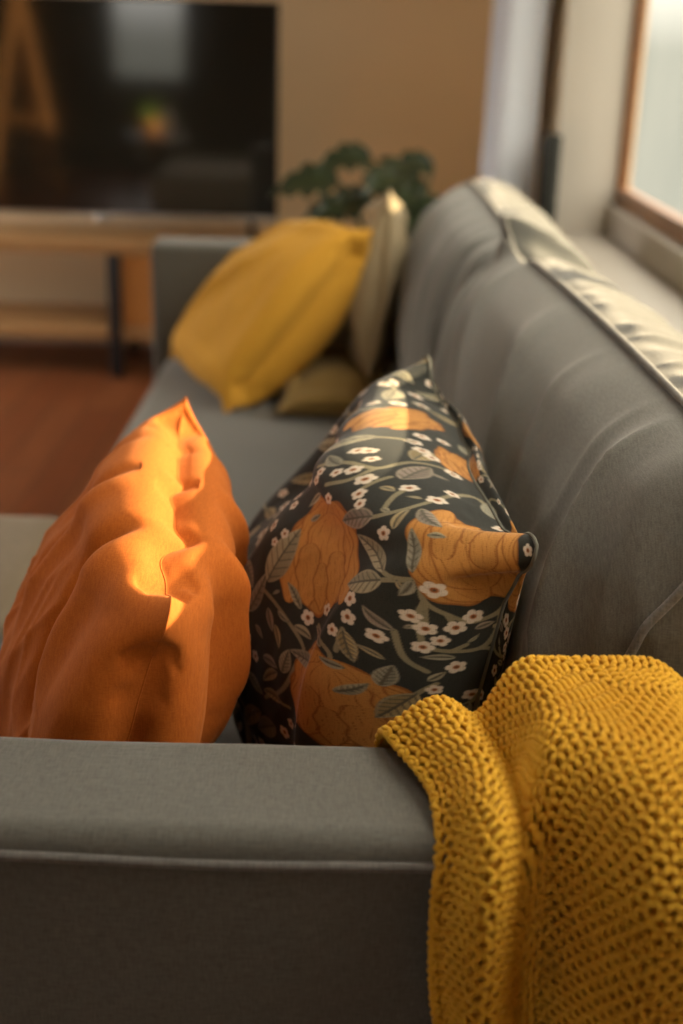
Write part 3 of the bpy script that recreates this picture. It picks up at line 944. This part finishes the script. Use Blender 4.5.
#@@THROW
# ------------------------------------------------------------------ knitted throw over the arm
def throw():
    xs0, xs1 = .060, .47
    ns = 330
    def path(x):
        # heights of the heaped folds over the arm top and how far they hang out in front
        h = .702 + .030 * sstep(x, .050, .096) - .014 * np.exp(-((x - .110) / .010) ** 2) + .030 * sstep(x, .108, .135)
        h += .004 * np.exp(-((x - .20) / .05) ** 2) - .050 * sstep(x, .205, .28)
        f = .010 + .036 * np.exp(-((x - .090) / .017) ** 2) - .006 * np.exp(-((x - .070) / .006) ** 2) + .062 * sstep(x, .124, .185) - .02 * sstep(x, .22, .32)
        yb = .757 + .003 * sstep(x, .06, .1)
        yf = .632 - f
        return h, yf, yb
    rows = []
    X = np.linspace(xs0, xs1, ns)
    nt_ = 600
    G = np.zeros((ns, nt_, 3))
    for i, x in enumerate(X):
        h, yf, yb = path(x)
        r1 = .045 + .02 * sstep(x, .1, .16); r0 = .022
        pts = [(yb, .52), (yb, h - r0)]
        for a in np.linspace(0, PI / 2, 9)[1:]:
            pts.append((yb - r0 + r0 * math.cos(a), h - r0 + r0 * math.sin(a)))
        zt = h - .004
        n_ref = len(pts)
        for a in np.linspace(0, PI / 2, 13):
            pts.append((yf + r1 - r1 * math.sin(a), zt - r1 + r1 * math.cos(a)))
        # hanging part, swaying a little with the fold
        for z in np.linspace(zt - r1, .12, 14)[1:]:
            k = (zt - r1 - z)
            pts.append((yf + .012 * math.sin(k * 5) * sstep(x, .1, .2) - .008 * k, z))
        pts = np.array(pts)
        d = np.r_[0, np.cumsum(np.linalg.norm(np.diff(pts, axis=0), axis=1))]
        t = np.arange(nt_) * .00155
        t = np.clip(t - .31 + d[n_ref], 0, d[-1])
        G[i, :, 1] = np.interp(t, d, pts[:, 0]); G[i, :, 2] = np.interp(t, d, pts[:, 1])
        G[i, :, 0] = x
    # sideways drift of the folds: the left border runs in over the arm top
    T = np.arange(nt_) * .00155
    y = G[..., 1]; z = G[..., 2]
    lw = 1 - sstep(G[..., 0], .06, .16)
    G[..., 0] += -.026 * sstep(y, .665, .76) * lw + .022 * sstep(.69 - z, -.01, .22) * lw
    G[..., 0] += .004 * np.sin(T * 24)[None] * lw
    for _ in range(6):
        G[:, 1:-1] = (G[:, :-2] + 2 * G[:, 1:-1] + G[:, 2:]) / 4
        G[1:-1] = (G[:-2] + 2 * G[1:-1] + G[2:]) / 4
    A = G.reshape(-1, 3)
    wob = (vnoise(A, 14, 2) * .004).reshape(ns, nt_)
    du = np.gradient(G, axis=0); dv = np.gradient(G, axis=1)
    N = np.cross(du, dv); N /= np.linalg.norm(N, axis=-1)[..., None] + 1e-9
    # outward: up / towards the front
    if N[ns // 2, 200, 2] + -N[ns // 2, 200, 1] < 0: N = -N
    G = G + N * wob[..., None]
    # arc length across every row, so that stitches keep their width over the folds
    Td = np.gradient(G, axis=1); Td /= np.linalg.norm(Td, axis=-1)[..., None] + 1e-9
    dg = np.diff(G, axis=0); Tm = (Td[1:] + Td[:-1]) / 2
    dg = dg - Tm * (dg * Tm).sum(-1)[..., None]
    ds = np.linalg.norm(dg, axis=2)
    sa = np.concatenate([np.zeros((1, nt_)), np.cumsum(ds, 0)])
    for _ in range(30): sa[:, 1:-1] = (sa[:, :-2] + sa[:, 1:-1] + sa[:, 2:]) / 3
    pitch, Lw = .0051, .0123
    ncord = int(sa[-1].max() / pitch) - 1
    Vs, Qs, off = [], [], 0
    base_n = 150
    # backing sheet just under the cords
    us = np.linspace(0, ns - 1, 140).astype(int); ts = np.arange(0, nt_, 3)
    Bk = (G - N * .0052)[us][:, ts]
    Vs.append(Bk.reshape(-1, 3)); Qs.append(grid_quads(len(us), len(ts))); off = len(Vs[0])
    tt = np.arange(0, nt_ - 1, .82)
    ti = tt.astype(int); tf = (tt - ti)[:, None]
    arc = tt * .00155
    amp = .00165
    kk = np.arange(ncord)
    S = (kk[:, None] + .5) * pitch + amp * np.sin(2 * PI * arc[None] / Lw + PI * kk[:, None])
    jit = vnoise(np.stack([np.broadcast_to(arc[None] * 60, S.shape), np.broadcast_to(kk[:, None] * .7, S.shape), np.zeros_like(S)], -1).reshape(-1, 3), 1, 3).reshape(S.shape)
    S = S + .0003 * jit
    UI = np.zeros_like(S)
    for q in range(len(tt)):
        col_ = sa[:, ti[q]] * (1 - tf[q, 0]) + sa[:, ti[q] + 1] * tf[q, 0]
        UI[:, q] = np.interp(S[:, q], col_, np.arange(ns))
    for k in range(ncord):
        ph = 2 * PI * arc / Lw + PI * k
        ui = UI[k]; u0 = np.minimum(ui.astype(int), ns - 2); uf = (ui - u0)[:, None]
        def samp(Z):
            a = Z[u0, ti] * (1 - uf) + Z[u0 + 1, ti] * uf
            b_ = Z[u0, ti + 1] * (1 - uf) + Z[u0 + 1, ti + 1] * uf
            return a * (1 - tf) + b_ * tf
        ok = ui < ns - 1.01
        if ok.sum() < 20: continue
        pth = samp(G) + samp(N) * (.0012 + .0010 * np.cos(2 * ph + 0.6))[:, None]
        cut = len(ok) if ok.all() else int(np.argmin(ok))
        if cut < 20: continue
        V, Q = tube(pth[:cut], (.0019 + .00027 * np.cos(2 * ph))[:cut], 6)
        Vs.append(V); Qs.append(Q + off); off += len(V)
    # the border edge on the left: a thicker rolled cord
    for kk, rr in ((0, .0026),):
        wv = np.arange(nt_)[::2] * .00155
        pth = G[0, ::2] + N[0, ::2] * (.0008 * np.sin(wv * 700))[:, None]
        V, Q = tube(pth, rr + .0009 * np.sin(wv * 900), 8); Vs.append(V); Qs.append(Q + off); off += len(V)
    o = link('throw_blanket', quads_mesh('throw_blanket', np.concatenate(Vs), np.concatenate(Qs)), MAT['wool'], None)
    tag(o, 'chunky mustard knitted throw draped over the near sofa arm', 'blanket')
throw()

#@@FAR
# ------------------------------------------------------------------ footstool in front of the near seat
fs = empty('footstool', (-.78, 1.3, 0), 'low beige upholstered footstool pushed against the seat front', 'footstool')
rounded_box('padded_top', -1.12, -.4385, .80, 1.85, .24, .428, .022, MAT['ottoman'], fs, n=24, crown=.008)
box_obj('base', (-1.10, -.466, .82, 1.83, .12, .245), MAT['ottoman'], fs, bevel=.012)
for lx in (-1.06, -.51):
    for ly in (.86, 1.79):
        bm = bmesh.new()
        bmesh.ops.create_cone(bm, cap_ends=True, segments=14, radius1=.014, radius2=.022, depth=.125)
        for v in bm.verts: v.co += Vector((lx, ly, .0625))
        bm_obj('leg', bm, MAT['black_metal'], fs)

# ------------------------------------------------------------------ television bench
SY0, SY1, ST = 4.30, 4.70, .482
st = empty('tv_bench', (-1.2, 4.5, 0), 'low oak television bench with black legs and cane doors', 'bench')
sx0, sx1 = -2.35, .12
box_obj('top_board', (sx0, sx1, SY0, SY1, ST - .045, ST), MAT['bench_wood'], st, bevel=.004)
box_obj('lower_shelf', (sx0, sx1, SY0 + .01, SY1, .135, .180), MAT['bench_wood'], st, bevel=.004)
for x in (-2.22, -.815, .05):
    bm = bmesh.new(); box(bm, x - .022, x + .022, SY0 - .004, SY0 + .03, 0, ST - .046)
    bm_obj('leg', bm, MAT['black_metal'], st, bevel=.003)
    bm = bmesh.new(); box(bm, x - .018, x + .018, SY1 - .035, SY1 - .005, 0, ST - .046)
    bm_obj('leg', bm, MAT['black_metal'], st, bevel=.003)
d = box_obj('door', (-.79, -.40, SY0 + .016, SY0 + .034, .182, ST - .047), MAT['bench_wood'], st, bevel=.003)
c = box_obj('cane_panel', (-.785, -.405, SY0 + .008, SY0 + .017, .187, ST - .052), MAT['cane'], None)
c.parent = d
d = box_obj('door', (-.395, .02, SY0 + .016, SY0 + .034, .182, ST - .047), MAT['bench_wood'], st, bevel=.003)
c = box_obj('cane_panel', (-.38, .005, SY0 + .008, SY0 + .017, .187, ST - .052), MAT['cane'], None)
c.parent = d

# ------------------------------------------------------------------ television
tv = empty('television', (-.9, 4.5, ST), 'large flat black television standing on the oak bench', 'television')
tx1 = -.258; tx0 = tx1 - 1.28; tz0, tz1 = .545, 1.262
TY = 4.45
bm = bmesh.new(); box(bm, tx0, tx1, TY + .004, TY + .035, tz0, tz1); box(bm, tx0 + .2, tx1 - .2, TY + .035, TY + .07, tz0 + .05, tz0 + .42)
bm_obj('housing', bm, MAT['tv_body'], tv, bevel=.003)
box_obj('screen', (tx0 + .006, tx1 - .006, TY, TY + .005, tz0 + .014, tz1 - .006), MAT['screen'], tv)
box_obj('lower_bezel', (tx0, tx1, TY - .001, TY + .006, tz0, tz0 + .013), MAT['silver'], tv, bevel=.001)
bm = bmesh.new(); bmesh.ops.create_uvsphere(bm, u_segments=16, v_segments=10, radius=1)
for v in bm.verts: v.co = Vector((-.868 + v.co.x * .030, TY - .004 + v.co.y * .012, tz0 - .004 + v.co.z * .017))
bm_obj('badge', bm, MAT['silver'], tv)
for fx in (tx0 + .09, tx1 - .09):
    bm = bmesh.new()
    box(bm, fx - .012, fx + .012, TY + .008, TY + .03, ST + .008, tz0 + .01)
    box(bm, fx - .015, fx + .015, TY - .10, TY + .13, ST, ST + .009)
    bm_obj('foot', bm, MAT['tv_body'], tv, bevel=.002)

# ------------------------------------------------------------------ things that show in the television's glass
MAT['easel_wood'] = wood('orange_pine', (.36, .15, .035), (.46, .21, .06), 'Z', .5)
MAT['white_glaze'] = plain('white_glaze', (.75, .73, .68), .3, .5, var=.03)
MAT['orange_glaze'] = plain('orange_glaze', (.62, .25, .05), .4, .5, var=.05)
MAT['green_leaf'] = plain('fresh_green_leaf', (.12, .25, .03), .5, .3, var=.2)
def bar(p, q, w, name, mat, parent):
    p, q = Vector(p), Vector(q); d = q - p
    bm = bmesh.new(); r = bmesh.ops.create_cube(bm, size=1)
    for v in bm.verts: v.co = (v.co.x * w, v.co.y * w * .7, v.co.z * d.length)
    R_ = d.to_track_quat('Z', 'Y').to_matrix()
    for v in bm.verts: v.co = R_ @ v.co + (p + q) / 2
    return bm_obj(name, bm, mat, parent, bevel=.004)
es = empty('easel', (-2.45, -.62, 0), 'orange pine easel showing at the left in the television glass', 'easel')
bar((-2.42, -.62, 1.45), (-2.68, -.52, .01), .05, 'leg', MAT['easel_wood'], es)
bar((-2.42, -.62, 1.45), (-2.14, -.52, .01), .05, 'leg', MAT['easel_wood'], es)
bar((-2.42, -.63, 1.44), (-2.42, -1.05, .01), .045, 'leg', MAT['easel_wood'], es)
bar((-2.66, -.545, .55), (-2.18, -.545, .55), .05, 'crossbar', MAT['easel_wood'], es)
tb = empty('side_table', (-1.40, -.33, 0), 'small dark side table mirrored in the middle of the television', 'table')
bm = bmesh.new(); bmesh.ops.create_cone(bm, cap_ends=True, segments=40, radius1=.24, radius2=.24, depth=.025)
for v in bm.verts: v.co += Vector((-1.40, -.33, .4675))
bm_obj('tabletop', bm, MAT['tv_body'], tb, bevel=.004)
for k in range(3):
    a_ = k * 2.094 + .4
    bar((-1.40 + .12 * math.cos(a_), -.33 + .12 * math.sin(a_), .456), (-1.40 + .2 * math.cos(a_), -.33 + .2 * math.sin(a_), .0), .028, 'leg', MAT['black_metal'], tb)
def lathe(name, prof, loc, mat, parent=None):
    ang = np.linspace(0, 2 * PI, 33)[:-1]
    V = np.array([(r * math.cos(t) + loc[0], r * math.sin(t) + loc[1], z + loc[2]) for r, z in prof for t in ang])
    o = link(name, quads_mesh(name, V, grid_quads(len(prof), 32, wrap_v=True)), mat, None)
    if parent is not None: fix_parent(o, parent)
    return o
hp = empty('herb_pot', (-1.44, -.30, .48), 'green herb in an orange pot mirrored in the television', 'plant')
lathe('pot', [(.0, 0), (.05, 0), (.068, .11), (.062, .11), (.058, .09), (.0, .09)], (-1.44, -.30, .48), MAT['orange_glaze'], hp)
rg = random.Random(3)
for k in range(26):
    a_, e_ = rg.uniform(0, 2 * PI), rg.uniform(.3, 1.4); L_ = rg.uniform(.07, .14)
    tip = np.array([-1.44 + math.cos(a_) * math.cos(e_) * L_, -.30 + math.sin(a_) * math.cos(e_) * L_, .58 + math.sin(e_) * L_])
    b0 = np.array([-1.44, -.30, .57]); t_ = np.linspace(0, 1, 9)[:, None]
    tube_obj('leaf', b0 + (tip - b0) * t_ + np.array([0, 0, .02]) * np.sin(PI * t_), np.r_[.003, .008, .014, .018, .019, .017, .013, .008, .002], MAT['green_leaf'], hp, 6)
tag(lathe('white_jug', [(.0, 0), (.04, 0), (.055, .05), (.05, .12), (.03, .16), (.036, .19), (.03, .19), (.026, .16), (.0, .15)], (-1.33, -.38, .48), MAT['white_glaze']), 'small white jug beside the herb pot, mirrored in the television', 'jug')

# ------------------------------------------------------------------ curtain
def curtain():
    y0, y1, n, nz = 3.33, 3.64, 160, 60
    s = np.linspace(0, 1, n); zz = np.linspace(.02, 2.495, nz)
    P = np.zeros((n, nz, 3))
    for j, z in enumerate(zz):
        k = z / 2.5
        a = .062 - .010 * k
        ph = 2 * PI * 3.6 * s + .5 * np.sin(2 * z + 5 * s)
        P[:, j, 0] = .43 + a * np.cos(ph) * (.9 + .2 * np.sin(9 * s)) - .004 * np.sin(3 * z)
        P[:, j, 1] = y0 + (y1 - y0) * s + .022 * np.sin(2 * ph) 
        P[:, j, 2] = z
    o = link('curtain', quads_mesh('curtain', P.reshape(-1, 3), grid_quads(n, nz)), MAT['curtain'], None)
    md = o.modifiers.new('thickness', 'SOLIDIFY'); md.thickness = .0025
    tag(o, 'white pleated curtain gathered beside the far end of the window', 'curtain')
curtain()

# dark slim upright in the gap between curtain and window reveal
sp = empty('floor_speaker', (.478, 3.235, 0), 'dark slim upright speaker in the gap beside the white curtain', 'speaker')
box_obj('cabinet', (.482, .515, 3.17, 3.275, .02, .945), MAT['speaker'], sp, bevel=.006)
box_obj('grille', (.477, .481, 3.18, 3.265, .10, .93), MAT['speaker'], sp)
box_obj('plinth', (.470, .518, 3.165, 3.28, 0, .021), MAT['black_metal'], sp, bevel=.002)

# ------------------------------------------------------------------ plant behind the far arm
def leaf_mesh(L, W, lobes, bend, seed):
    rng = random.Random(seed)
    n = 29; m = 9
    V = []; 
    for i in range(n):
        t = i / (n - 1)
        w = W * (math.sin(PI * t ** .72) ** .8) * (1 - .1 * t)
        notch = 1 - .62 * (abs(math.sin(PI * lobes * t)) ** 6) * (.1 < t < .93)
        for j in range(m):
            s = (j / (m - 1)) * 2 - 1
            a = abs(s)
            ww = w * (a if a < .45 else .45 + (a - .45) * notch)
            V.append((math.copysign(ww, s) if s else 0, L * t + .18 * L * a * (notch - .6) * .3, .12 * W * a - bend * t * t * L + .10 * W * abs(math.sin(PI * lobes * t)) * a))
    return quads_mesh('leaf', np.array(V), grid_quads(n, m))

def plant():
    root = empty('potted_plant', (.14, 3.26, 0), 'dark green leafy plant in a pot behind the far sofa arm', 'plant')
    prof = [(.0, .0), (.095, .0), (.10, .01), (.13, .24), (.142, .245), (.142, .275), (.130, .275), (.122, .25), (.0, .25)]
    ang = np.linspace(0, 2 * PI, 33)[:-1]
    V = np.array([[(r * math.cos(a) + .14, r * math.sin(a) + 3.26, z) for z_ in (0,)] for (r, z) in prof for a in ang]).reshape(-1, 3)
    o = link('pot', quads_mesh('pot', V, grid_quads(len(prof), 32, wrap_v=True)), MAT['pot'], None); fix_parent(o, root)
    bm = bmesh.new(); bmesh.ops.create_circle(bm, cap_ends=True, radius=.121, segments=32)
    for v in bm.verts: v.co += Vector((.14, 3.26, .252))
    bm_obj('soil', bm, MAT['soil'], root)
    rng = random.Random(5)
    # leaf tips aimed where the photo shows foliage: (tip x, tip y, tip z)
    spots = [(-.14, 3.42, .835, 75, -10), (-.06, 3.54, .885, 60, 20), (.01, 3.42, .850, 20, 5), (.03, 3.55, .870, 10, 30),
             (.02, 3.42, .755, -30, -20), (.06, 3.50, .800, 10, 10), 
             (.14, 3.50, .69, -20, -30), (.08, 3.52, .70, 0, -30), (-.05, 3.4, .79, 50, -30), (0.077, 3.560, 0.825, 40, 0), (0.105, 3.600, 0.866, 60, 0), (0.036, 3.560, 0.765, -20, 0), (-0.003, 3.560, 0.731, 10, 0), (0.096, 3.560, 0.784, 45, 0), (-0.106, 3.560, 0.753, 40, 0)]
    for i, (x, y, z, yaw, tw) in enumerate(spots):
        x += .11; y -= .24; z -= .02
        base = np.array([.14 + rng.uniform(-.03, .03), 3.26 + rng.uniform(-.03, .03), .25])
        tip = np.array([x, y, z])
        mid = (base + tip) / 2 + np.array([0, 0, .10]) + (np.array([.14, 3.26, 0]) * np.array([1, 1, 0]) - np.array([x, y, 0])) * .25 * np.array([1, 1, 0])
        t = np.linspace(0, 1, 14)[:, None]
        pth = base * (1 - t) ** 2 + 2 * mid * t * (1 - t) + tip * t ** 2
        tube_obj('stem', pth, np.linspace(.005, .003, 14), MAT['stem'], root, 6)
        L = rng.uniform(.125, .17)
        me = leaf_mesh(L, L * .46, rng.choice([4, 5]), .5, i)
        o = link('leaf', me, MAT['leaf'], None)
        o.modifiers.new('thickness', 'SOLIDIFY').thickness = .001
        ry = math.radians(yaw)
        dirx = -math.sin(ry) ; diry = -math.cos(ry)
        fwd = Vector((dirx, diry * .7, .15)).normalized()
        upv = Vector((0, -.55, .85)); side = fwd.cross(upv).normalized(); upv = side.cross(fwd)
        o.matrix_world = Matrix(((side.x, fwd.x, upv.x, x), (side.y, fwd.y, upv.y, y), (side.z, fwd.z, upv.z, z), (0, 0, 0, 1)))
        bpy.context.view_layer.update()
        o.parent = root; o.matrix_parent_inverse = root.matrix_world.inverted()
plant()

#@@LIGHT
# ------------------------------------------------------------------ light
world = bpy.data.worlds.new('sky'); C.world = world
world.use_nodes = True
nt = world.node_tree
bg = nt.nodes['Background']
tc = nt.nodes.new('ShaderNodeTexCoord')
sep = nt.nodes.new('ShaderNodeSeparateXYZ'); nt.links.new(tc.outputs['Generated'], sep.inputs[0])
mp = nt.nodes.new('ShaderNodeMapping'); mp.inputs['Scale'].default_value = (7, 7, .8); nt.links.new(tc.outputs['Generated'], mp.inputs[0])
ns_ = noise(nt, mp.outputs[0], 3, 4)
grd = ramp(nt, ns_, [(.30, (.30, .33, .24)), (.5, (.46, .45, .37)), (.70, (.60, .57, .46))])
mr = nt.nodes.new('ShaderNodeMapRange'); mr.inputs[1].default_value = .0; mr.inputs[2].default_value = .12
nt.links.new(sep.outputs[2], mr.inputs[0])
lf = nt.nodes.new('ShaderNodeMapRange'); lf.inputs[1].default_value = .2; lf.inputs[2].default_value = -.6
nt.links.new(sep.outputs[0], lf.inputs[0])
skyc = mix(nt, lf.outputs[0], (1.9, 1.78, 1.55), (8.6, 8.3, 7.9))
zen = nt.nodes.new('ShaderNodeMapRange'); zen.inputs[1].default_value = .25; zen.inputs[2].default_value = .75
nt.links.new(sep.outputs[2], zen.inputs[0])
skyc = mix(nt, zen.outputs[0], skyc, (5.2, 4.9, 4.3))
nt.links.new(mix(nt, mr.outputs[0], grd, skyc), bg.inputs[0])
bg.inputs[1].default_value = 1.0

sun_d = bpy.data.lights.new('sun', 'SUN')
sun_d.energy = 15; sun_d.angle = math.radians(.6); sun_d.color = (1, .80, .52)
sun = bpy.data.objects.new('sun', sun_d); COL.objects.link(sun)
el, az = math.radians(16.2), math.radians(20)
dirv = Vector((-math.cos(el) * math.cos(az), -math.cos(el) * math.sin(az), -math.sin(el)))
sun.rotation_euler = dirv.to_track_quat('-Z', 'Y').to_euler()
sun.location = (3, 2, 3)

C.view_settings.view_transform = 'Standard'
C.view_settings.look = 'None'
C.view_settings.gamma = 1
C.view_settings.use_curve_mapping = False
C.view_settings.exposure = 0.5
